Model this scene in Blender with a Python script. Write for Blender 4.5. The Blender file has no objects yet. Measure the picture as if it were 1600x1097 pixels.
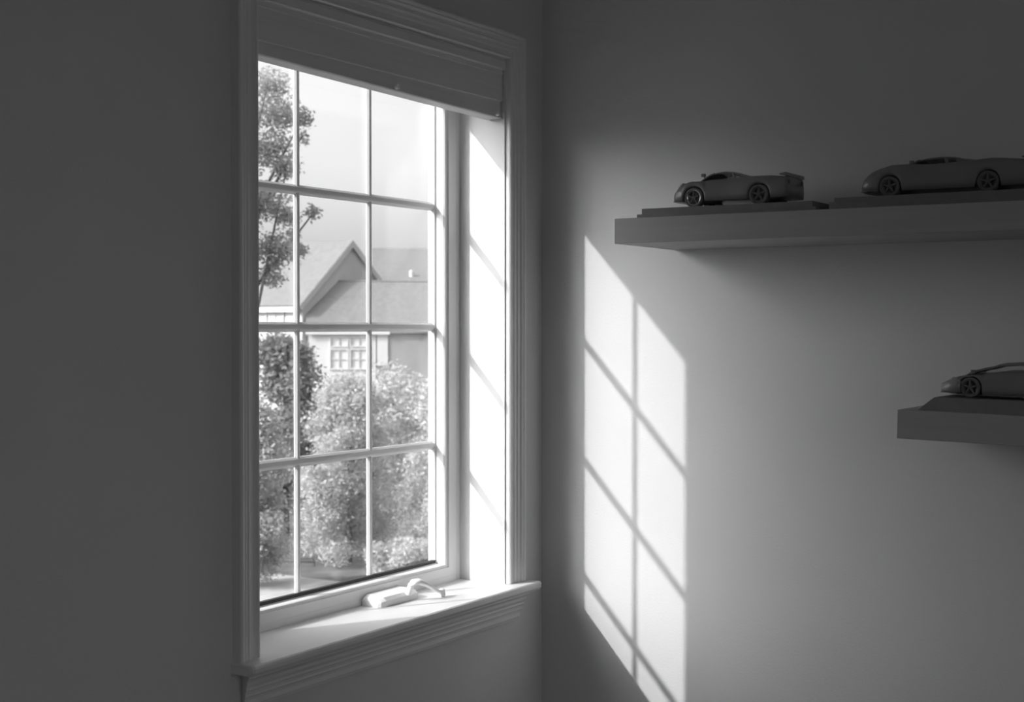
import bpy, bmesh, math, random
import numpy as np
from mathutils import Vector, Matrix
random.seed(7); rng = np.random.default_rng(7)
S = bpy.context.scene
COL = S.collection
# z = 0 is the photographer's eye level; the window wall is the plane y = 0, the shelf wall is x = 0
FLOOR, CEIL, GROUND = -1.40, 1.10, -4.5

# ------------------------------------------------------------------ camera
CAM = Vector((-2.6, -1.5395, 0.0))
F = 2222.0
yaw = math.atan(1380 / F); pitch = -math.atan(37.5 / F)
cd = bpy.data.cameras.new('camera'); cam = bpy.data.objects.new('camera', cd); COL.objects.link(cam)
fw = Vector((math.cos(yaw) * math.cos(pitch), math.sin(yaw) * math.cos(pitch), math.sin(pitch)))
cam.location = CAM; cam.rotation_euler = fw.to_track_quat('-Z', 'Y').to_euler()
cd.sensor_fit = 'HORIZONTAL'; cd.sensor_width = 36.0; cd.lens = F / 1600 * 36.0
cd.clip_start = 0.05; cd.clip_end = 400
cd.dof.use_dof = True; cd.dof.focus_distance = 2.7; cd.dof.aperture_fstop = 11
S.camera = cam

# ------------------------------------------------------------------ sky, sun, exposure
SUN_TO = Vector((-1.0, 0.579, 0.660)).normalized()
SKY_STRENGTH = 0.33
SUN_STRENGTH = 3.7
HAZE = 1.28          # added to the clear sky before SKY_STRENGTH
w = bpy.data.worlds.new('sky'); S.world = w; w.use_nodes = True
nt = w.node_tree; nt.nodes.clear()
sky = nt.nodes.new('ShaderNodeTexSky'); sky.sky_type = 'NISHITA'; sky.sun_disc = False
sky.sun_elevation = math.asin(SUN_TO.z); sky.sun_rotation = math.atan2(SUN_TO.x, SUN_TO.y)
sky.air_density = 1.0; sky.dust_density = 6.0; sky.ozone_density = 1.0
bw = nt.nodes.new('ShaderNodeRGBToBW'); bg = nt.nodes.new('ShaderNodeBackground'); ow = nt.nodes.new('ShaderNodeOutputWorld')
nt.links.new(sky.outputs[0], bw.inputs[0])
bg.inputs[1].default_value = SKY_STRENGTH
# thin bright haze with faint clouds over the clear sky, the same in every direction
wtc = nt.nodes.new('ShaderNodeTexCoord'); wn = nt.nodes.new('ShaderNodeTexNoise'); wn.inputs['Scale'].default_value = 5.0; wn.inputs['Detail'].default_value = 5
wmp = nt.nodes.new('ShaderNodeMapping'); wmp.inputs['Scale'].default_value = (1, 1, 3)
wr_ = nt.nodes.new('ShaderNodeMapRange'); wr_.inputs[1].default_value = .3; wr_.inputs[2].default_value = .7
wr_.inputs[3].default_value = HAZE * .9; wr_.inputs[4].default_value = HAZE * 1.1
wa = nt.nodes.new('ShaderNodeMath'); wa.operation = 'ADD'
nt.links.new(wtc.outputs['Generated'], wmp.inputs[0]); nt.links.new(wmp.outputs[0], wn.inputs[0]); nt.links.new(wn.outputs[0], wr_.inputs[0])
nt.links.new(bw.outputs[0], wa.inputs[0]); nt.links.new(wr_.outputs[0], wa.inputs[1])
nt.links.new(wa.outputs[0], bg.inputs[0]); nt.links.new(bg.outputs[0], ow.inputs[0])
sl = bpy.data.lights.new('sun', 'SUN'); sl.energy = SUN_STRENGTH; sl.angle = math.radians(0.7)
so = bpy.data.objects.new('sun', sl); COL.objects.link(so)
so.rotation_euler = SUN_TO.to_track_quat('Z', 'Y').to_euler(); so.location = (-8, 6, 8)
S.view_settings.view_transform = 'Standard'; S.view_settings.look = 'None'
S.view_settings.exposure = 0.0; S.view_settings.gamma = 1.0; S.view_settings.use_curve_mapping = False
S.cycles.max_bounces = 12; S.cycles.diffuse_bounces = 8; S.cycles.transparent_max_bounces = 24
S.cycles.sample_clamp_indirect = 6.0

# ------------------------------------------------------------------ materials
def mat(name, v, rough=0.6, spec=0.5, noise=0.0, scale=20.0, bump=0.0, bscale=200.0, metal=0.0, stretch=None, coat=0.0):
    m = bpy.data.materials.new(name); m.use_nodes = True
    t = m.node_tree; b = t.nodes['Principled BSDF']
    b.inputs['Base Color'].default_value = (v, v, v, 1); b.inputs['Roughness'].default_value = rough
    b.inputs['Specular IOR Level'].default_value = spec; b.inputs['Metallic'].default_value = metal
    b.inputs['Coat Weight'].default_value = coat
    tc = t.nodes.new('ShaderNodeTexCoord'); mp = t.nodes.new('ShaderNodeMapping')
    t.links.new(tc.outputs['Object'], mp.inputs[0])
    if stretch: mp.inputs['Scale'].default_value = stretch
    if noise:
        n = t.nodes.new('ShaderNodeTexNoise'); n.inputs['Scale'].default_value = scale; n.inputs['Detail'].default_value = 6
        r = t.nodes.new('ShaderNodeMapRange'); r.inputs[1].default_value = 0.25; r.inputs[2].default_value = 0.75
        r.inputs[3].default_value = v * (1 - noise); r.inputs[4].default_value = min(1, v * (1 + noise))
        t.links.new(mp.outputs[0], n.inputs[0]); t.links.new(n.outputs[0], r.inputs[0]); t.links.new(r.outputs[0], b.inputs['Base Color'])
    if bump:
        n2 = t.nodes.new('ShaderNodeTexNoise'); n2.inputs['Scale'].default_value = bscale; n2.inputs['Detail'].default_value = 3
        bp = t.nodes.new('ShaderNodeBump'); bp.inputs['Strength'].default_value = bump; bp.inputs['Distance'].default_value = 0.002
        t.links.new(mp.outputs[0], n2.inputs[0]); t.links.new(n2.outputs[0], bp.inputs['Height']); t.links.new(bp.outputs[0], b.inputs['Normal'])
    return m
M = dict(
    wall=mat('painted wall', .66, .85, .25, .025, 3, .25, 260),
    trim=mat('white trim paint', .77, .42, .4, .02, 8, .05, 90, stretch=(1, 1, .2)),
    vinyl=mat('white vinyl', .88, .4, .4, .015, 6),
    ceil=mat('ceiling paint', .78, .9, .2, .03, 5),
    floor=mat('carpet', .09, .95, .1, .25, 120, .6, 300),
    gasket=mat('black gasket', .03, .6),
    blind=mat('blind slat', .74, .5, .4, .05, 30, stretch=(.1, 1, 4)),
    shelf=mat('shelf veneer', .38, .55, .4, .05, 40, stretch=(1, .1, 3)),
    base=mat('black plastic base', .19, .5, .3, .1, 40),
    carpaint=mat('black car paint', .20, .35, .4, .05, 50, coat=.4),
    carpaint_dark=mat('dark car paint', .19, .4, .4, .05, 50, coat=.3),
    lit_nose=mat('lit nose paint', .26, .35, .5, .05, 50, coat=.3),  # paler copy of the dark paint, stands for light on the nose
    rubber=mat('tyre rubber', .13, .8, .3, .1, 80),
    chrome=mat('chrome rim', .75, .25, .5, metal=.9),
    lens=mat('lamp lens', .7, .12, .6),
    cabin=mat('dark cabin', .12, .7),
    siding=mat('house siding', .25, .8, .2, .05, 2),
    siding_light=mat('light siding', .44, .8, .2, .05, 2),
    shingle=mat('roof shingles', .19, .9, .2, .14, 5, .3, 30),
    white=mat('white house trim', .55, .6),
    darkpane=mat('house window glass', .22, .15, .6, .3, .8),
    grass=mat('lawn grass', .13, .95, .1, .35, 3, .5, 30),
    concrete=mat('driveway concrete', .42, .9, .2, .12, 2, .2, 30),
    bark=mat('bark', .14, .9, .2, .4, 12, .6, 30),
    leaf_dark=mat('dark leaf', .28, .6, .4, .4, 3),
    leaf_light=mat('light leaf', .52, .6, .4, .4, 3),
    leaf_mid=mat('mid leaf', .42, .6, .4, .4, 3),
)
for k in ('leaf_dark', 'leaf_light', 'leaf_mid'):
    t = M[k].node_tree; pb = t.nodes['Principled BSDF']; ts = t.nodes.new('ShaderNodeBsdfTranslucent'); mm = t.nodes.new('ShaderNodeMixShader'); mm.inputs[0].default_value = .4
    src = pb.inputs['Base Color'].links[0].from_socket; t.links.new(src, ts.inputs[0])
    t.links.new(pb.outputs[0], mm.inputs[1]); t.links.new(ts.outputs[0], mm.inputs[2]); t.links.new(mm.outputs[0], t.nodes['Material Output'].inputs[0])
g = bpy.data.materials.new('window glass'); g.use_nodes = True; t = g.node_tree; t.nodes.clear()
o = t.nodes.new('ShaderNodeOutputMaterial'); mx = t.nodes.new('ShaderNodeMixShader'); tr = t.nodes.new('ShaderNodeBsdfTransparent')
gl = t.nodes.new('ShaderNodeBsdfGlossy'); gl.inputs['Roughness'].default_value = 0.01
lw = t.nodes.new('ShaderNodeLayerWeight'); pw = t.nodes.new('ShaderNodeMath'); pw.operation = 'POWER'; pw.inputs[1].default_value = 4.0
ma = t.nodes.new('ShaderNodeMath'); ma.operation = 'MULTIPLY_ADD'; ma.inputs[1].default_value = .7; ma.inputs[2].default_value = .04
tr.inputs[0].default_value = (.97, .97, .97, 1)
t.links.new(lw.outputs['Facing'], pw.inputs[0]); t.links.new(pw.outputs[0], ma.inputs[0]); t.links.new(ma.outputs[0], mx.inputs[0]); t.links.new(tr.outputs[0], mx.inputs[1]); t.links.new(gl.outputs[0], mx.inputs[2]); t.links.new(mx.outputs[0], o.inputs[0])
M['glass'] = g

# ------------------------------------------------------------------ helpers
def link(name, bm, m, parent=None, smooth=False, **kw):
    me = bpy.data.meshes.new(name)
    if bm.__class__ is bmesh.types.BMesh:
        bmesh.ops.recalc_face_normals(bm, faces=bm.faces); bm.to_mesh(me); bm.free()
    if smooth:
        for p in me.polygons: p.use_smooth = True
    me.materials.append(m)
    ob = bpy.data.objects.new(name, me); COL.objects.link(ob)
    if parent: ob.parent = parent
    for k, v in kw.items(): ob[k] = v
    return ob
def thing(name, label, cat, loc=(0, 0, 0), group=None, rot=(0, 0, 0)):
    e = bpy.data.objects.new(name, None); COL.objects.link(e); e.location = loc; e.rotation_euler = rot
    e.empty_display_size = .05
    e['label'] = label; e['category'] = cat
    if group: e['group'] = group
    return e
def structure(name):
    e = bpy.data.objects.new(name, None); COL.objects.link(e); e['kind'] = 'structure'; return e
def box(x0, x1, y0, y1, z0, z1, bev=0.0, bm=None):
    bm = bm or bmesh.new()
    vs = [bm.verts.new((x, y, z)) for x in (x0, x1) for y in (y0, y1) for z in (z0, z1)]
    fs = [(0, 1, 3, 2), (4, 6, 7, 5), (0, 4, 5, 1), (2, 3, 7, 6), (0, 2, 6, 4), (1, 5, 7, 3)]
    faces = [bm.faces.new([vs[i] for i in f]) for f in fs]
    if bev:
        es = list({e for f in faces for e in f.edges})
        bmesh.ops.bevel(bm, geom=es, offset=bev, segments=2, profile=.6, affect='EDGES')
    return bm
def loft(rings, bm=None, cap=True, closed=True):
    bm = bm or bmesh.new(); R = [[bm.verts.new(p) for p in r] for r in rings]
    n = len(R[0])
    for a, b in zip(R[:-1], R[1:]):
        for i in range(n if closed else n - 1):
            j = (i + 1) % n
            bm.faces.new((a[i], a[j], b[j], b[i]))
    if cap: bm.faces.new(R[0][::-1]); bm.faces.new(R[-1])
    return bm
def tube(pts, rads, seg=10, bm=None):
    rings = []
    for i, p in enumerate(pts):
        p = Vector(p); d = (Vector(pts[min(i + 1, len(pts) - 1)]) - Vector(pts[max(i - 1, 0)])).normalized()
        u = d.orthogonal().normalized(); v = d.cross(u)
        if i == 0: u0 = u
        else:
            u = (u0 - d * u0.dot(d)).normalized(); u0 = u; v = d.cross(u)
        r = rads[i] if isinstance(rads, (list, tuple)) else rads
        rings.append([p + (u * math.cos(a) + v * math.sin(a)) * r for a in [2 * math.pi * k / seg for k in range(seg)]])
    return loft(rings, bm)

# ------------------------------------------------------------------ room shell
XL, YB = -4.3, -3.7
JL, JR, ZT, ZS = -0.895, -0.150, 0.540, -0.524     # window opening: jambs, head, stool top
WT = 0.155
def hole_wall():
    bm = bmesh.new()
    box(XL, JL - .02, 0, WT, FLOOR, CEIL, bm=bm); box(JR + .02, .12, 0, WT, FLOOR, CEIL, bm=bm)
    box(JL - .02, JR + .02, 0, WT, ZT + .02, CEIL, bm=bm); box(JL - .02, JR + .02, 0, WT, FLOOR, ZS - .02, bm=bm)
    return bm
link('wall_window', hole_wall(), M['wall'], kind='structure')
link('wall_right', box(0, .12, YB, 0, FLOOR, CEIL), M['wall'], kind='structure')
# wall behind the photographer, with an unseen opening added and sized for fill light
OX0, OX1, OZ0, OZ1 = -3.7, -1.3, -.75, .85
bm = bmesh.new()
box(XL, OX0, YB - .12, YB, FLOOR, CEIL, bm=bm); box(OX1, .12, YB - .12, YB, FLOOR, CEIL, bm=bm)
box(OX0, OX1, YB - .12, YB, OZ1, CEIL, bm=bm); box(OX0, OX1, YB - .12, YB, FLOOR, OZ0, bm=bm)
link('wall_back', bm, M['wall'], kind='structure')
link('wall_left', box(XL - .12, XL, YB - .12, WT, FLOOR, CEIL), M['wall'], kind='structure')
link('floor', box(XL - .12, .12, YB - .12, WT, FLOOR - .1, FLOOR), M['floor'], kind='structure')
link('ceiling', box(XL - .12, .12, YB - .12, WT, CEIL, CEIL + .1), M['ceil'], kind='structure')
def baseboard(name, x0, x1, y0, y1):
    link(name, box(x0, x1, y0, y1, FLOOR, FLOOR + .09, .003), M['trim'], kind='structure')
baseboard('baseboard_window', XL, -.014, -.014, 0); baseboard('baseboard_right', -.014, 0, YB, 0)

# ------------------------------------------------------------------ window unit
win = structure('window_1')
Z0 = -0.487; Z1 = 0.483; GX0, GX1 = -0.840, -0.201; GY = 0.145; SF = 0.1095
trm = M['trim']; vin = M['vinyl']
link('side_jamb', box(JL - .02, JL, 0, SF, ZS - .02, ZT + .02), trm, win)
link('side_jamb', box(JR, JR + .02, 0, SF, ZS - .02, ZT + .02), trm, win)
link('head_jamb', box(JL, JR, 0, SF, ZT, ZT + .02), trm, win)
# outer frame behind the jambs
link('frame_side', box(JL - .02, JL + .012, SF, WT, ZS - .02, ZT + .02), vin, win)
link('frame_side', box(JR - .012, JR + .02, SF, WT, ZS - .02, ZT + .02), vin, win)
link('frame_head', box(JL + .012, JR - .012, SF, WT, ZT - .012, ZT + .02), vin, win)
link('frame_sill', box(JL + .012, JR - .012, SF + .0005, WT, ZS - .02, ZS + .012), vin, win)
# casement sash: profiled stiles and rails (front face, step, bead down to the glass)
sash = [(0, SF + .001), (.002, SF - .001), (.030, SF - .001), (.0335, SF + .003), (.0385, SF + .003), (.043, SF + .006)]
def sash_member(a0, a1, edge, zedge_inner, horiz):
    pass
sx0, sx1, sz0, sz1 = JL + .0125, JR - .0125, ZS + .0125, ZT - .0125
def sashring():
    # four profiled members, mitred
    prof = [(1.0, SF), (.30, SF), (.24, SF + .0035), (.06, SF + .0035), (0.0, SF + .007), (-.0, GY - .012), (-.10, GY - .010), (-.10, GY + .002), (.05, WT), (1.0, WT)]
    def P(t, side, end):
        # t = 1 outer edge, 0 inner edge of the member
        xl = GX0 + (sx0 - GX0) * t; xr = GX1 + (sx1 - GX1) * t; zb = Z0 + (sz0 - Z0) * t; zt = Z1 + (sz1 - Z1) * t
        return {'l': (xl, (zb, zt)[end]), 'r': (xr, (zb, zt)[end]), 'b': ((xl, xr)[end], zb), 't': ((xl, xr)[end], zt)}[side]
    for side, nm in (('l', 'sash_stile'), ('r', 'sash_stile'), ('b', 'sash_rail'), ('t', 'sash_rail')):
        rings = []
        for e in (0, 1):
            rings.append([(P(t, side, e)[0], y, P(t, side, e)[1]) for t, y in prof])
        link(nm, loft(rings), vin, win)
sashring()
# black gasket line along the foot of the glass
link('gasket', box(GX0 - .002, GX1 + .002, GY - .011, GY - .002, Z0 - .001, Z0 + .0075), M['gasket'], win)
# grille bars
MX = [-0.627, -0.4146]; MZ = [0.247, 0.000, -0.2433]
def bar_profile(hw, d0, d1):   # across, depth
    return [(-hw, d0), (-hw, d0 - (d0 - d1) * .35), (-hw * .55, d1 + (d0 - d1) * .12), (-hw * .3, d1), (hw * .3, d1), (hw * .55, d1 + (d0 - d1) * .12), (hw, d0 - (d0 - d1) * .35), (hw, d0)]
for x in MX:
    link('vertical_bar', loft([[(x + a, y, z) for a, y in bar_profile(.0065, GY - .0005, GY - .0075)] for z in (Z0 + .006, Z1)]), vin, win)
for z in MZ:
    link('horizontal_bar', loft([[(x, y, z + a) for a, y in bar_profile(.0090, GY - .0005, GY - .0090)] for x in (GX0, GX1)]), vin, win)
xs = [GX0 + .001] + MX + [GX1 - .001]; zs = [Z0 + .001] + MZ[::-1] + [Z1 - .001]
for i in range(3):
    for j in range(4):
        link('pane', box(xs[i] + .0002, xs[i + 1] - .0002, GY, GY + .004, zs[j] + .0002, zs[j + 1] - .0002), M['glass'], win)
# stool (inner sill) with rounded nose and horns, apron moulding below
NY = -0.048
nose = [(SF, ZS), (NY + .004, ZS), (NY + .001, ZS - .002), (NY, ZS - .006), (NY + .0005, ZS - .012), (NY + .004, ZS - .017), (NY + .009, ZS - .019), (SF, ZS - .019)]
b = loft([[(x, y if y < SF else (0.0002 if False else y), z) for y, z in nose] for x in (JL, JR)], cap=True)
def horn(xa, xb, tip):
    pr = [(min(y, -.0002), z) for y, z in nose]
    steps = [xa, xb - tip * .006, xb - tip * .002, xb]
    ins = [0, 0, .0018, .006]
    rr = []
    for x, i in zip(steps, ins):
        rr.append([(x, min(y + i * (1 if y < -.01 else 0), -.0002), z - i * .5 * (1 if z > ZS - .004 else 0) + i * .5 * (1 if z < ZS - .015 else 0)) for y, z in pr])
    return rr
loft(horn(JL, -.955, -1), bm=b); loft(horn(JR, -.078, 1), bm=b)
link('stool', b, trm, win)
ap = [(-.0002, ZS - .019), (-.030, ZS - .019), (-.030, ZS - .024), (-.0285, ZS - .026), (-.026, ZS - .0275), (-.0235, ZS - .031), (-.0225, ZS - .036), (-.0205, ZS - .040), (-.0195, ZS - .0415), (-.0195, ZS - .046),
      (-.017, ZS - .048), (-.0155, ZS - .053), (-.0155, ZS - .057), (-.0130, ZS - .059), (-.0115, ZS - .064), (-.0115, ZS - .072), (-.0085, ZS - .0735), (-.0075, ZS - .078), (-.0002, ZS - .078)]
def apx(y): return (.022 + y) * .55       # returned ends follow the profile
b = loft([[(-.941 + apx(y), y, z) for y, z in ap], [(-.102 - apx(y), y, z) for y, z in ap]])
link('apron', b, trm, win)

# casing
cas = structure('trim_1')
cp = [(.0035, -.0002), (.0035, -.010), (.005, -.0125), (.0075, -.0125), (.009, -.0100), (.0115, -.0095), (.018, -.0095), (.021, -.0115), (.027, -.0120), (.0285, -.0140), (.031, -.0150), (.034, -.0135), (.0375, -.0135),
      (.0395, -.0165), (.042, -.0180), (.045, -.0170), (.047, -.0190), (.050, -.0200), (.053, -.0190), (.0545, -.0165), (.0545, -.0002)]
link('casing_side', loft([[(JL - o_, h, ZS + .0002) for o_, h in cp], [(JL - o_, h, ZT + o_) for o_, h in cp]]), trm, cas)
link('casing_side', loft([[(JR + o_, h, ZS + .0002) for o_, h in cp], [(JR + o_, h, ZT + o_) for o_, h in cp]]), trm, cas)
link('casing_head', loft([[(JL - o_, h, ZT + o_) for o_, h in cp], [(JR + o_, h, ZT + o_) for o_, h in cp]]), trm, cas)

# crank operator: cover on the stool and folding handle
ck = bmesh.new()
sec = [(.0, .0), (.0, .011), (.006, .017), (.022, .0195), (.040, .0195), (.040, .0)]
rings = []
for x, s in ((-.484, .55), (-.480, .8), (-.470, 1), (-.372, 1), (-.364, .85), (-.360, .6)):
    rings.append([(x, .106 - .046 * (.5 + s / 2) + (yy) * (.5 + s / 2) * 1.15 if yy < .04 else .106, ZS + .0003 + zz * s * .98) for yy, zz in sec])
link('crank_cover', loft(rings, ck), vin, win)
pts = [(-.404, .052, ZS + .033), (-.398, .050, ZS + .0365), (-.385, .047, ZS + .036), (-.370, .042, ZS + .030), (-.355, .037, ZS + .021), (-.343, .033, ZS + .013), (-.336, .030, ZS + .010)]
rings = []
wd = [.006, .0105, .0115, .010, .0075, .006, .005]
for p, q in zip(pts, wd):
    a = Vector((.30, .95, 0)).normalized(); up = Vector((.35, 0, .93))
    P = Vector(p)
    rings.append([P + a * math.cos(k * math.pi / 5) * q + up * math.sin(k * math.pi / 5) * q * .55 for k in range(10)])
h = link('crank_handle', loft(rings), vin, win, smooth=True)
link('knob', tube([(-.331, .0285, ZS + .0005), (-.331, .0285, ZS + .004), (-.3325, .029, ZS + .013), (-.333, .029, ZS + .016)], [.0045, .0062, .0058, .004], 12), vin, h, smooth=True)
link('spindle', tube([(-.398, .062, ZS + .012), (-.399, .054, ZS + .033)], .006, 12), vin, h)

# ------------------------------------------------------------------ blind pulled up in the head of the window
bl = thing('window_blind', 'white slatted blind pulled up tight under the window head', 'blind', ((JL + JR) / 2, .04, ZT))
def child_local(ob, par):
    ob.matrix_parent_inverse = Matrix.Translation(-Vector(par.location)); return ob
B0, B1 = JL + .003, JR - .003
val = [(-.003, ZT - .001), (-.005, ZT - .003), (-.005, ZT - .018), (-.003, ZT - .0195), (.0025, ZT - .020), (.0025, ZT - .028), (.0036, ZT - .029), (.0036, ZT - .0815), (.0045, ZT - .083), (.0062, ZT - .083), (.0062, ZT - .001)]
child_local(link('valance', loft([[(x, y, z) for y, z in val] for x in (B0, B1)]), M['blind'], bl), bl)
child_local(link('headrail', box(B0 + .004, B1 - .004, .010, .050, ZT - .036, ZT - .001), M['blind'], bl), bl)
for k in range(8):
    z = ZT - .041 - k * .0040
    child_local(link('slat', box(B0 + .002, B1 - .002, .0075, .048, z, z + .0026), M['blind'], bl), bl)
rp = [(.0068, .002), (.0088, 0), (.040, 0), (.042, .002), (.042, 1), (.0068, 1)]      # the rail hangs a little lower on the right
child_local(link('bottom_rail', loft([[(B0 + .001, y, min(.4660, .4350 + z)) for y, z in rp], [(B1 - .001, y, min(.4645, .4225 + z)) for y, z in rp]]), M['blind'], bl), bl)
for x in (-.510, -.17):
    z_ = .4225 + .0125 * (-.15 - x) / .745 + .008
    child_local(link('cord_plug', tube([(x, .0066, z_), (x, .001, z_), (x, -.0005, z_)], [.005, .005, .003], 10), M['vinyl'], bl), bl)

# ------------------------------------------------------------------ shelves
sh1 = link('floating_shelf', box(-.26, -.0004, -1.41, -.3094, .154, .2005, .0012), M['shelf'],
           label='upper floating wall shelf, long and thick, holding two black model cars', category='shelf')
sh2 = link('floating_shelf', box(-.26, -.0004, -1.10, 0, -.0478, 0, .0012), M['shelf'],
           label='lower floating wall shelf at the right edge, holding the dark model car', category='shelf')
TILT = math.radians(1.3)
LOW = Matrix.Translation((0, -.8388, -.137)) @ Matrix.Rotation(TILT, 4, 'X')
sh2.matrix_world = LOW

# display bases
def base_thing(label, y0, y1, z, h1, h2, x0=-.24, x1=-.045, step=.008, blocks=(), slope=0):
    e = thing('display_base', label, 'base', (0, y0, z))
    lo = box(x0, x1, y1 - y0, 0, 0, h1, .0008)
    link('lower_tier', lo, M['base'], e)
    link('upper_tier', box(x0 + .004, x1 - .004, y1 - y0 + step, -step, h1, h2, .0008), M['base'], e)
    for (x, y, hh) in blocks:
        link('mounting_block', box(x - .012, x + .012, y - y0 - .009, y - y0 + .009, h2, hh - z, .0008), M['base'], e)
    return e
base_thing('low black two-tier display base under the complete black model car', -.3456, -.690, .2005, .0075, .0180)
base_thing('thicker black display base under the cropped black model car, at the right', -.713, -1.09, .2005, .0135, .0205)
e3 = thing('display_base', 'black display base with slanted end on the lower shelf, under the dark model car', 'base')
bm = loft([[(x0, y, z) for x0, y, z in ((-.245, 0, 0), (-.045, 0, 0), (-.045, -.26, 0), (-.245, -.26, 0))],
           [(x0, y, z) for x0, y, z in ((-.243, -.002, .003), (-.047, -.002, .003), (-.047, -.258, .003), (-.243, -.258, .003))],
           [(x0, y, z) for x0, y, z in ((-.230, -.022, .0215), (-.06, -.022, .0215), (-.06, -.24, .0215), (-.230, -.24, .0215))]])
link('plinth', bm, M['base'], e3)
e3.matrix_world = LOW @ Matrix.Translation((0, -.030, .0002))

# ------------------------------------------------------------------ model cars (nose towards +y, local origin under the nose, s runs to the tail)
def interp(tab, s):
    if s <= tab[0][0]: return tab[0][1]
    for (a, va), (b, vb) in zip(tab[:-1], tab[1:]):
        if s <= b:
            f = (s - a) / (b - a); f = f * f * (3 - 2 * f) * .5 + f * .5
            return va + (vb - va) * f
    return tab[-1][1]
def model_car(label, shape, paint, wing=True, nosepaint=None):
    """shape: L, W (half width), deck (centre height), fender (side height), sill, roof table, wheels (s, r)"""
    e = thing('model_car', label, 'model car', (0, 0, 0), None)
    L, W = shape['L'], shape['W']; wr = shape['wr']
    ws = shape['wheels']
    def hw(s):
        a = min(1, (s / .030)) ; c = min(1, ((L - s) / .015))
        waist = 1 - .05 * math.exp(-((s - L * .47) / .03) ** 2)
        return W * waist * (.72 + .28 * math.sqrt(max(0, 1 - (1 - a) ** 2))) * (.92 + .08 * math.sqrt(max(0, 1 - (1 - c) ** 2)))
    def section(s):
        h = hw(s); sill = interp(shape['sill'], s); fen = interp(shape['fender'], s); dk = interp(shape['deck'], s)
        top = max(dk, sill + .003); fen = max(fen, sill + .003)
        low = sill
        for wy in ws:
            d = abs(s - wy)
            if d < wr + .0022: low = max(low, shape['wz'] + math.sqrt((wr + .0022) ** 2 - d * d))
        low = min(low, fen - .0025)
        half = [(0, sill), (h * .62, sill), (h * .64, max(sill, low)), (h * .965, low), (h, low + (fen - low) * .30), (h * .985, low + (fen - low) * .62),
                (h * .93, fen - (fen - low) * .10), (h * .80, fen), (h * .62, fen - (fen - top) * .5), (h * .35, top), (0, top)]
        return half
    n = 96
    rings = []
    for i in range(n + 1):
        s = L * (i / n)
        half = section(s)
        ring = [(x, -s, z) for x, z in half] + [(-x, -s, z) for x, z in half[-2:0:-1]]
        rings.append(ring)
    link('body', loft(rings), paint, e, smooth=True)
    # greenhouse: roof shell, pillars, glass
    rt = shape['roof']; g0, g1 = rt[0][0], rt[-1][0]; th = .0022
    ro0, ro1 = shape['roofspan']
    def gw(s): return hw(s) * (.60 + .08 * math.sin(math.pi * (s - g0) / (g1 - g0)))
    def roofring(s, top, t):
        g_ = gw(s)
        up = [(g_ * c, top - (.0035) * abs(c) ** 3) for c in (-1, -.85, -.5, 0, .5, .85, 1)]
        return [(x, -s, z) for x, z in up] + [(x * .98, -s, z - t) for x, z in up[::-1]]
    rr = [roofring(ro0 + (ro1 - ro0) * k / 14, interp(rt, ro0 + (ro1 - ro0) * k / 14), th) for k in range(15)]
    link('roof', loft(rr), paint, e, smooth=True)
    tail = [roofring(ro1 + (g1 - ro1) * k / 8, interp(rt, ro1 + (g1 - ro1) * k / 8), max(.002, interp(rt, ro1 + (g1 - ro1) * k / 8) - interp(shape['deck'], ro1 + (g1 - ro1) * k / 8) + .003)) for k in range(9)]
    link('engine_cover', loft(tail), paint, e, smooth=True)
    # windscreen (glass) and its pillars
    wr_ = []
    for k in range(9):
        s = g0 + (ro0 - g0) * k / 8
        wr_.append([(x * .97, y, z) for x, y, z in roofring(s, interp(rt, s), .0008)])
    link('windscreen', loft(wr_), M['cabin'], e, smooth=True)
    for sgn in (-1, 1):
        pp = []
        for k in range(7):
            s = g0 + (ro0 - g0) * k / 6
            pp.append((sgn * gw(s) * .99, -s, interp(rt, s) - .0035))
        link('pillar', tube(pp, .0016, 6), paint, e)
        sm = (ro0 + ro1) / 2 + .012
        link('pillar', tube([(sgn * gw(sm), -sm, interp(rt, sm) - .004), (sgn * (gw(sm) + .004), -sm - .004, interp(shape['fender'], sm) - .002)], .0026, 6), paint, e)
        # side glass
        q = bmesh.new(); top = []; bot = []
        for k in range(9):
            s = g0 + .012 + (ro1 - g0 - .012) * k / 8
            a = Vector((sgn * gw(s) * .985, -s, interp(rt, s) - .0045)); c = Vector((sgn * (gw(s) * 1.06), -s, min(a.z - .0005, interp(shape['fender'], s) - .0055)))
            top.append(a); bot.append(c)
        ring = [[a, c, c - Vector((sgn * .0006, 0, 0)), a - Vector((sgn * .0006, 0, 0))] for a, c in zip(top, bot)]
        link('side_window', loft(ring, q), M['glass'], e)
        # mirror
        s = g0 + .010
        mi = box(sgn * gw(s) + (sgn > 0 and .001 or -.009), sgn * gw(s) + (sgn > 0 and .009 or -.001), -s - .007, -s, interp(rt, s) + shape['mirror'] - .0035, interp(rt, s) + shape['mirror'] + .0022, .0012)
        mr = link('mirror', mi, paint, e)
        link('stalk', tube([(sgn * gw(s), -s - .004, interp(rt, s) - .003), (sgn * (gw(s) + .003), -s - .004, interp(rt, s) + shape['mirror'] - .002)], .0010, 6), paint, mr)
        # headlamp and tail lamp
        s = .016; 
        hl = bmesh.new(); bmesh.ops.create_uvsphere(hl, u_segments=12, v_segments=8, radius=1)
        bmesh.ops.scale(hl, vec=(.0065, .0085, .0032), verts=hl.verts)
        bmesh.ops.rotate(hl, cent=(0, 0, 0), matrix=Matrix.Rotation(-.75, 3, 'X'), verts=hl.verts)
        bmesh.ops.translate(hl, vec=(sgn * hw(s) * .80, -s, interp(shape['fender'], s) - .0006), verts=hl.verts)
        link('headlamp', hl, M['lens'], e, smooth=True)
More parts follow.
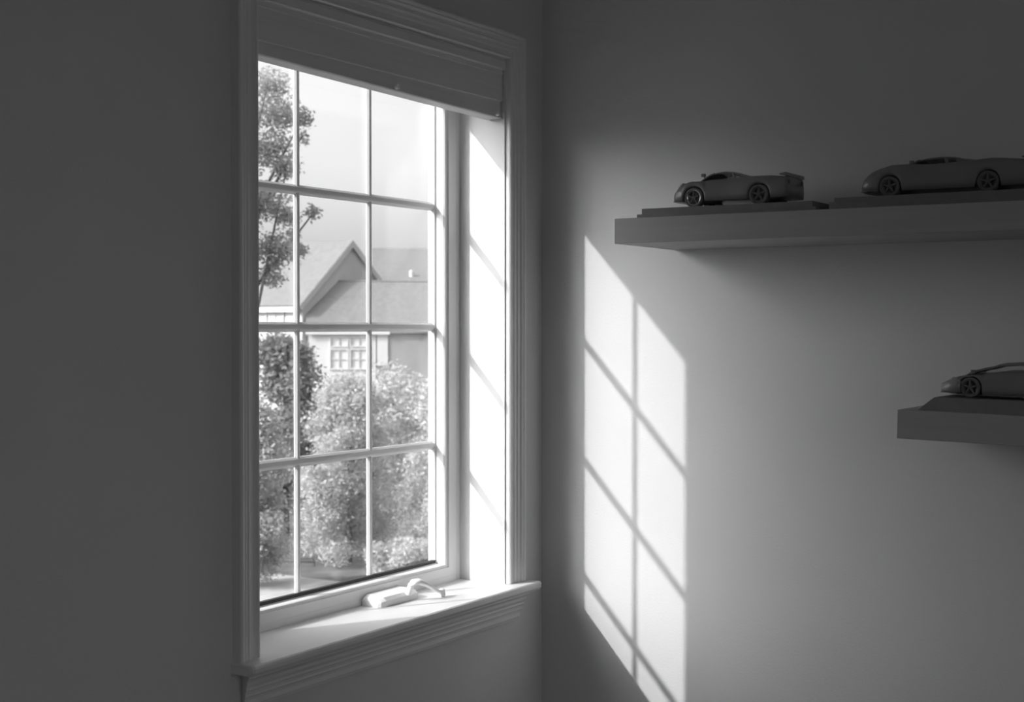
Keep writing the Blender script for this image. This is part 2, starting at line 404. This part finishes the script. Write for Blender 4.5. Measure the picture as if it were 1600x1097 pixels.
        tl = tube([(sgn * W * .62, -L + .001, interp(shape['deck'], L) - .008), (sgn * W * .62, -L - .0015, interp(shape['deck'], L) - .008)], .0042, 12)
        link('tail_lamp', tl, M['cabin'], e)
        # wheels
        for wi, wy in enumerate(ws):
            xo = sgn * (W * .985); xi = sgn * (W * .66); cz = shape['wz']
            prof = [(xi, wr * .55), (xi, wr * .96), (xi + (xo - xi) * .1, wr), (xo - (xo - xi) * .1, wr), (xo, wr * .95), (xo, wr * .74), (xo - (xo - xi) * .12, wr * .70), (xo - (xo - xi) * .2, wr * .55)]
            rg = [[(x, -wy + r * math.cos(a), cz + r * math.sin(a)) for x, r in prof] for a in [2 * math.pi * k / 28 for k in range(28)]]
            bmw = bmesh.new(); R = [[bmw.verts.new(p) for p in r] for r in rg]
            for k in range(28):
                a_, b_ = R[k], R[(k + 1) % 28]
                for i in range(len(prof) - 1): bmw.faces.new((a_[i], a_[i + 1], b_[i + 1], b_[i]))
            wh = link('wheel', bmw, M['rubber'], e, smooth=True)
            rb = bmesh.new(); prof = [(xo + sgn * .0001, wr * .75), (xo - (xo - xi) * .03, wr * .66), (xo - (xo - xi) * .35, wr * .60), (xo - (xo - xi) * .38, .0008)]
            R = [[rb.verts.new((x, -wy + r * math.cos(a), cz + r * math.sin(a))) for x, r in prof] for a in [2 * math.pi * k / 28 for k in range(28)]]
            for k in range(28):
                a_, b_ = R[k], R[(k + 1) % 28]
                for i in range(len(prof) - 1): rb.faces.new((a_[i], a_[i + 1], b_[i + 1], b_[i]))
            link('rim', rb, M[shape['rim']] if wi == 0 else M['cabin'], wh, smooth=True)  # chrome front rim, dark rear rim: light and shade put into the colour
            sp = bmesh.new()
            for k in range(5):
                a = 2 * math.pi * k / 5 + .3
                tube([(xo - (xo - xi) * .10, -wy, cz), (xo - (xo - xi) * .05, -wy + wr * .66 * math.cos(a), cz + wr * .66 * math.sin(a))], [.0022, .0012], 6, sp)
            link('spokes', sp, M['cabin'], wh)
    # nose splitter, bumper slot
    link('splitter', loft([[(x * hw(.004) * 1.02, y, shape['sill'][0][1] + dz) for x, y in ((-1, -.012), (-.8, .0015), (0, .004), (.8, .0015), (1, -.012))] for dz in (-.0012, .0006)]), paint, e)
    if wing:
        zz = shape['wing']; 
        wg = [[(x, -L + y, zz + z) for y, z in ((.012, -.0012), (.012, .0005), (.002, .0022), (-.0005, .0022), (-.0005, -.0036), (.0015, -.0042), (.003, -.0015))] for x in (-W * .92, W * .92)]
        wo = link('rear_wing', loft(wg), paint, e)
        for x in (-W * .5, W * .5):
            link('strut', box(x - .0012, x + .0012, -L + .001, -L + .009, interp(shape['deck'], L - .005) - .003, zz + .0005), paint, wo)
    return e
Z = .2005
car1 = dict(L=.222, W=.050, wr=.0185, wz=.0369, wheels=(.0455, .172), rim='chrome',
    sill=[(0, .0325), (.026, .0305), (.05, .0300), (.19, .0300), (.222, .0315)],
    fender=[(0, .044), (.005, .050), (.015, .0600), (.026, .0650), (.038, .0672), (.050, .0668), (.065, .0672), (.080, .0688), (.12, .0700), (.145, .0708), (.168, .0710), (.19, .0705), (.222, .067)],
    deck=[(0, .0475), (.008, .053), (.02, .060), (.04, .065), (.06, .066), (.10, .066), (.135, .0690), (.16, .070), (.19, .0700), (.222, .067)],
    roof=[(.046, .0660), (.057, .0735), (.069, .0800), (.079, .0838), (.094, .0852), (.1125, .0836), (.126, .0792), (.138, .0755), (.160, .0725), (.175, .0710)],
    roofspan=(.080, .130), mirror=.0055, wing=.0720)
c = model_car('black model supercar standing whole at the left end of the upper shelf', car1, M['carpaint'])
c.location = (-.155, -.398, Z)
car2 = dict(L=.280, W=.052, wr=.0175, wz=.0382, wheels=(.052, .215), rim='cabin',
    sill=[(0, .0325), (.03, .0305), (.280, .0305)],
    fender=[(0, .044), (.008, .056), (.02, .0645), (.035, .0700), (.055, .0748), (.080, .0750), (.12, .073), (.17, .074), (.22, .077), (.280, .072)],
    deck=[(0, .044), (.01, .056), (.03, .068), (.055, .0740), (.080, .0755), (.12, .075), (.18, .0755), (.280, .0735)],
    roof=[(.073, .0755), (.086, .0780), (.096, .0840), (.113, .0865), (.134, .0874), (.155, .0855), (.171, .0812), (.200, .0772), (.230, .0758)],
    roofspan=(.100, .160), mirror=.001, wing=.076)
c = model_car('black model car cropped by the right edge, on the upper shelf', car2, M['carpaint_dark'])
c.location = (-.155, -.755, Z + .0004)
car3 = dict(L=.25, W=.050, wr=.0168, wz=.0170, wheels=(.050, .196), rim='cabin',
    sill=[(0, .0075), (.03, .005), (.25, .006)],
    fender=[(0, .021), (.010, .0255), (.028, .033), (.042, .036), (.060, .0385), (.08, .042), (.10, .0455), (.14, .047), (.20, .048), (.25, .043)],
    deck=[(0, .022), (.010, .027), (.028, .0345), (.042, .0375), (.060, .0405), (.12, .044), (.25, .043)],
    roof=[(.038, .0385), (.050, .0455), (.072, .0510), (.098, .0585), (.127, .0610), (.152, .0605), (.177, .056), (.200, .050)],
    roofspan=(.094, .152), mirror=-.001, wing=.050)
c = model_car('dark model car on the lower shelf, nose painted paler as if lit', car3, M['carpaint_dark'])
c.matrix_world = LOW @ Matrix.Translation((-.150, -.052, .0222))
# paler shell over that car's nose, the light on it put into its colour
nb = bmesh.new()
rg = []
for s, k in ((-.0006, .74), (.004, .86), (.010, .94), (.018, 1.0), (.026, 1.015), (.034, 1.015)):
    f_ = interp(car3['fender'], max(0, s)) ; lo_ = interp(car3['sill'], max(0, s))
    h_ = .050 * k
    sec_ = [(-h_, lo_ + .003), (-h_ * 1.0, lo_ + (f_ - lo_) * .5), (-h_ * .93, f_ + .0005), (-h_ * .6, f_ + .0012), (0, f_ + .0022), (h_ * .6, f_ + .0012), (h_ * .93, f_ + .0005), (h_, lo_ + (f_ - lo_) * .5), (h_, lo_ + .003)]
    rg.append([(x, -s, z) for x, z in sec_])
link('lit_nose_shell', loft(rg, nb, closed=True), M['lit_nose'], c, smooth=True, label='paler nose shell, light painted into its colour')

# ------------------------------------------------------------------ outside
ED = Vector((0.7859, 0.6184, 0)); ER = Vector((0.6184, -0.7859, 0)); C0 = Vector((CAM.x, CAM.y, 0))
def out(r, d, z): return C0 + ER * r + ED * d + Vector((0, 0, z))
link('lawn', box(-90, 160, .6, 200, GROUND - .3, GROUND), M['grass'], kind='structure')
def poly_prism(pts, z0, z1): return loft([[(p.x, p.y, z0) for p in pts], [(p.x, p.y, z1) for p in pts]])
link('driveway', poly_prism([out(-9, 22.4, 0), out(-1.2, 23.2, 0), out(.6, 24.3, 0), out(-1.3, 25.8, 0), out(-9, 27.0, 0)], GROUND + .001, GROUND + .05), M['concrete'], kind='structure')

Nn = Vector((43.249, 37.221, 1.095)); G = Vector((.9931, -.1177, 0)); Lv = Vector((.1177, .9931, 0)); HW = 2.82; RISE = 2.56
def quadslab(a, b, c_, d, th):
    n = (b - a).cross(c_ - a).normalized()
    if n.z < 0: n = -n
    return loft([[a, b, c_, d], [p - n * th for p in (a, b, c_, d)]])
def up(v, z): return Vector((v.x, v.y, z))
house = thing('house', 'gabled house with a lower front roof, behind the trees outside the window', 'house', (Nn.x, Nn.y, GROUND))
def hp(name, bm, m, **k): return child_local(link(name, bm, m, house, **k), house)
Lh = 11.0
n0 = up(Nn, 0); e0 = n0 + G * HW * 2
A0 = n0 + G * HW
zE, zR = 1.095, 1.095 + RISE
# gable block
bm = loft([[up(n0, GROUND), up(e0, GROUND), up(e0, zE), up(A0, zR - .02), up(n0, zE)], [p + Lv * Lh for p in (up(n0, GROUND), up(e0, GROUND), up(e0, zE), up(A0, zR - .02), up(n0, zE))]])
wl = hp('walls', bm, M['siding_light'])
ov = .30; sl_ = RISE / HW
na = up(n0, zE) - G * ov - Vector((0, 0, sl_ * ov)); eb = up(e0, zE) + G * ov - Vector((0, 0, sl_ * ov)); ra = up(A0, zR) + Vector((0, 0, .02))
for a in (na, eb):
    hp('roof_slope', quadslab(a - Lv * .14 + Vector((0, 0, .08)), ra - Lv * .14 + Vector((0, 0, .08)), ra + Lv * (Lh + .3) + Vector((0, 0, .08)), a + Lv * (Lh + .3) + Vector((0, 0, .08)), .12), M['shingle'])
    hp('rake_board', quadslab(a - Lv * .155 + Vector((0, 0, .06)), ra - Lv * .155 + Vector((0, 0, .06)), ra - Lv * .12 + Vector((0, 0, .06)), a - Lv * .12 + Vector((0, 0, .06)), .22), M['siding_light'])
# gutter + fascia on the left eave, white lit upper wall with window
hp('gutter', loft([[na + Vector((0, 0, .02)) + G * -.02, na - Vector((0, 0, .2)) - G * .02, na - Vector((0, 0, .2)) + G * .12, na + Vector((0, 0, .02)) + G * .12], [q + Lv * (Lh + .2) for q in (na + Vector((0, 0, .02)) + G * -.02, na - Vector((0, 0, .2)) - G * .02, na - Vector((0, 0, .2)) + G * .12, na + Vector((0, 0, .02)) + G * .12)]]), M['white'])
def wallbox(p0, u, nrm, a0, a1, z0, z1, t0, t1):
    q = [p0 + u * a0 + nrm * t0, p0 + u * a1 + nrm * t0, p0 + u * a1 + nrm * t1, p0 + u * a0 + nrm * t1]
    return loft([[up(v, z0) for v in q], [up(v, z1) for v in q]])
hp('side_wall_cladding', wallbox(n0, Lv, -G, .02, Lh, GROUND + .1, zE - .06, .002, .03), M['white'])
def hwindow(p0, u, nrm, a0, a1, z0, z1, cols, rows, fw_=.07):
    fr_ = bmesh.new()
    for (x0, x1, y0, y1) in ((a0 - fw_, a0, z0 - fw_, z1 + fw_), (a1, a1 + fw_, z0 - fw_, z1 + fw_), (a0, a1, z1, z1 + fw_), (a0, a1, z0 - fw_, z0)):
        b_ = wallbox(p0, u, nrm, x0, x1, y0, y1, .03, .10)
        me = bpy.data.meshes.new('t'); b_.to_mesh(me); b_.free(); fr_.from_mesh(me); bpy.data.meshes.remove(me)
    for k in range(1, cols):
        x = a0 + (a1 - a0) * k / cols; b_ = wallbox(p0, u, nrm, x - .022, x + .022, z0, z1, .04, .075)
        me = bpy.data.meshes.new('t'); b_.to_mesh(me); b_.free(); fr_.from_mesh(me); bpy.data.meshes.remove(me)
    for k in range(1, rows):
        z = z0 + (z1 - z0) * k / rows; b_ = wallbox(p0, u, nrm, a0, a1, z - .022, z + .022, .04, .075)
        me = bpy.data.meshes.new('t'); b_.to_mesh(me); b_.free(); fr_.from_mesh(me); bpy.data.meshes.remove(me)
    f = hp('window', fr_, M['white'])
    pn = link('pane', wallbox(p0, u, nrm, a0, a1, z0, z1, .032, .045), M['darkpane'], f); pn.matrix_parent_inverse = Matrix.Translation(-Vector(house.location))
hwindow(n0, Lv, -G, 1.15, 2.15, .22, .86, 2, 2)
hwindow(n0, Lv, -G, 1.15, 2.25, -2.6, -1.2, 2, 2)
# lower front wing: ridge along ER meeting the gable wall
dR, zRi, dEv, zEv = 61.44, 1.96, 59.1, .33
r0, r1 = -1.95, 7.2
zEv = 1.96 - (61.44 - 59.5) * 1.07; dEv = 59.5
Pa, Pb = out(-2.9, dEv, zEv), out(r1, dEv, zEv); Pc, Pd = out(r1, dR, zRi), out(-.64, dR, zRi)
Pm = out(-1.98, 60.127, zRi - (dR - 60.127) * 1.07); Pm0 = out(-1.98, dEv, zEv)
bm = loft([[Pm0, Pb, Pc, Pd, Pm], [q - Vector((0, 0, .14)) for q in (Pm0, Pb, Pc, Pd, Pm)]])
hp('front_roof', bm, M['shingle'])
hp('ridge_cap', tube([out(-.66, dR, zRi + .0), out(r1, dR, zRi + .0)], .05, 6), M['shingle'])
hp('front_fascia', loft([[out(-1.98, dEv - .02, zEv - .2), out(-1.98, dEv - .02, zEv + .01), out(-1.98, dEv + .06, zEv + .01), out(-1.98, dEv + .06, zEv - .2)], [out(1.5, dEv - .02, zEv - .2), out(1.5, dEv - .02, zEv + .01), out(1.5, dEv + .06, zEv + .01), out(1.5, dEv + .06, zEv - .2)]]), M['white'])
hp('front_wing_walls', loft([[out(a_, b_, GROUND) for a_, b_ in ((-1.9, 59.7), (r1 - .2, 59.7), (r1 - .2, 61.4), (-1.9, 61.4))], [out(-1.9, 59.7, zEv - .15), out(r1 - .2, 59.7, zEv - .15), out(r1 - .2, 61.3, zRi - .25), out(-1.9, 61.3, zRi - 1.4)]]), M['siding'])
fwp = out(0, 59.7, 0)
hp('white_bay_cladding', wallbox(fwp, ER, -ED, -1.85, .92, GROUND + .1, zEv - .22, .002, .03), M['white'])
hp('corner_board', wallbox(fwp, ER, -ED, .98, 1.42, -1.62, zEv - .22, .002, .06), M['white'])
for a in (-.95, -.12, ):
    hwindow(fwp, ER, -ED, a, a + .68, -1.72, -.95, 2, 2, .06)
    hwindow(fwp, ER, -ED, a, a + .68, -.78, -.78 + .34, 2, 1, .05)
hwindow(fwp, ER, -ED, 3.2, 4.1, -2.9, -1.5, 2, 2)
# rear block with the higher ridge on the right
bz, bd0, bd1 = 3.97, 64.5, 72.0
bm = loft([[out(.95, bd0, 1.5), out(8.5, bd0, 1.5), out(8.5, bd1, bz), out(.95, bd1, bz)], [out(.95, bd0, 1.34), out(8.5, bd0, 1.34), out(8.5, bd1, bz - .16), out(.95, bd1, bz - .16)]])
hp('rear_roof', bm, M['shingle'])
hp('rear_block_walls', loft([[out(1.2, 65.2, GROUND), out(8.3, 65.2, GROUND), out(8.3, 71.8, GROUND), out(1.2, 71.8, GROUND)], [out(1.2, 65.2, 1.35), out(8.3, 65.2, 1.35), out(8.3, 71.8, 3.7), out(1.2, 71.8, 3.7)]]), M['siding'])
hp('roof_vent', tube([out(2.72, 67.2, 2.30), out(2.72, 67.2, 2.62), out(2.72, 67.2, 2.68)], [.11, .11, .06], 10), M['white'])

# trees
def leaves(blobs, n, size, flat=.6):
    """blobs: (x,y,z,rx,rz) ellipsoids relative to the trunk foot; shell-weighted leaf quads"""
    wts = np.array([b[3] ** 2 for b in blobs]); wts = wts / wts.sum()
    idx = rng.choice(len(blobs), n, p=wts); B = np.array(blobs)[idx]
    v = rng.normal(size=(n, 3)); v /= np.linalg.norm(v, axis=1)[:, None]
    rad = rng.random(n) ** .42 * (1 + .16 * rng.normal(size=n))
    c = B[:, :3] + v * rad[:, None] * np.stack([B[:, 3], B[:, 3], B[:, 4]], 1)
    a = rng.normal(size=(n, 3)); a[:, 2] *= flat; a /= np.linalg.norm(a, axis=1)[:, None]
    b = np.cross(a, rng.normal(size=(n, 3))); b /= np.linalg.norm(b, axis=1)[:, None]
    s = size * (.6 + .8 * rng.random(n))[:, None]
    P = np.stack([c - a * s, c + b * s * .45, c + a * s, c - b * s * .45], 1).reshape(-1, 3)
    return P, np.arange(4 * n).reshape(-1, 4)
def tree(label, kind, foot, blobs, n, size, lm, trunk_r, trunk_h, branches=7):
    e = thing(kind, label, 'tree' if 'tree' in kind else 'shrub', foot)
    bm = tube([(0, 0, -.02), (.02, .01, trunk_h * .4), (-.03, .02, trunk_h * .75), (0, 0, trunk_h)], [trunk_r, trunk_r * .8, trunk_r * .55, trunk_r * .25], 9)
    for k in range(branches):
        b = blobs[k * len(blobs) // branches]
        z0 = trunk_h * (.35 + .5 * random.random()); z0 = min(z0, b[2])
        tube([(0, 0, z0), (b[0] * .5, b[1] * .5, z0 + (b[2] - z0) * .4), (b[0], b[1], b[2])], [trunk_r * .35, trunk_r * .22, trunk_r * .07], 6, bm)
    link('trunk', bm, M['bark'], e, smooth=True)
    P, Fc = leaves(blobs, n, size)
    me = bpy.data.meshes.new('foliage'); me.from_pydata(P.tolist(), [], Fc.tolist()); me.materials.append(lm)
    f = bpy.data.objects.new('foliage', me); COL.objects.link(f); f.parent = e; f['kind'] = 'stuff'
    return e
def rd(r, d): v = ER * r + ED * d; return v.x, v.y
# near tree at the left of the view; crown pieces given in metres right of / beyond the trunk
tr0 = -1.45
nb_ = []
for r, z, q in ((-.74, 2.17, .17), (-.68, 1.93, .2), (-.47, 1.90, .11), (-.74, 1.60, .2), (-.60, 1.42, .13), (-.78, 1.12, .2), (-.60, 1.0, .11), (-.38, 1.04, .075), (-.70, .68, .2), (-.50, .70, .09), (-.74, .45, .12),
                (-.45, 1.70, .05), (-.55, .84, .06)):
    for k in range(2):
        x, y = rd(r - tr0 + .02 * random.uniform(-1, 1), random.uniform(-.25, .25)); nb_.append((x, y, z - GROUND + .02 * random.uniform(-1, 1), q * 1.15, q * .85))
for k in range(30):
    a = random.random(); x, y = rd(-1.15 - tr0 - abs(random.gauss(0, .6)), random.gauss(0, .8)); nb_.append((x, y, random.uniform(.5, 3.0) - GROUND, .36, .26))
tree('grey-toned broadleaf tree close outside, its branches crossing the leftmost panes', 'broadleaf_tree', out(tr0, 13, GROUND), nb_, 60000, .019, M['leaf_mid'], .10, 6.4, 12)
def round_tree(label, r, d, top, rx, n, size, lm, kind='leafy_tree', low=.7):
    H = top - GROUND; bs = []
    for k in range(60):
        a = random.uniform(0, 2 * math.pi); t_ = random.random(); zz = low + (H - low - .35) * t_
        env = rx * math.sqrt(max(.12, 1 - max(0, 1.5 * t_ - .35) ** 2 / 1.45)); q = env * math.sqrt(random.random()) * .75
        bs.append((q * math.cos(a), q * math.sin(a), zz, rx * .38, rx * .32))
    return tree(label, kind, out(r, d, GROUND), bs, n, size, lm, .07, H * .75, 8)
round_tree('dark dense tree in front of the gabled house, behind the left bars', -1.45, 31, -.02, 1.15, 26000, .06, M['leaf_dark'])
round_tree('pale green bushy tree in the lower left panes', -1.75, 24.6, -1.0, .80, 34000, .034, M['leaf_light'], low=.3)
round_tree('pale green bushy tree in the lower middle panes', -.10, 27.3, -.75, 1.0, 52000, .036, M['leaf_light'], low=.22)
round_tree('pale green bushy tree in the lower right panes', 1.75, 25.6, -.60, .95, 52000, .034, M['leaf_light'], low=.22)
round_tree('pale tree behind the bushy trees, right beneath the front roof', 1.1, 34, -.95, 1.7, 26000, .055, M['leaf_light'], low=.3)
sb = [(random.uniform(-.42, .42), random.uniform(-.3, .3), random.uniform(.2, .75), .24, .22) for k in range(22)]
tree('low pale rounded shrub at the foot of the right-hand bushy tree', 'round_shrub', out(.80, 24.0, GROUND), sb, 14000, .034, M['leaf_light'], .03, .6, 4)
# low hedge along the drive
hb = []
for k in range(10):
    x, y = rd(-3.9 + k * .19, random.uniform(-.15, .15)); hb.append((x, y, .22 + random.uniform(-.04, .04), .24, .22))
tree('low clipped hedge along the far side of the driveway', 'hedge', out(-.75, 26.9, GROUND), hb, 6000, .05, M['leaf_dark'], .02, .2, 3)
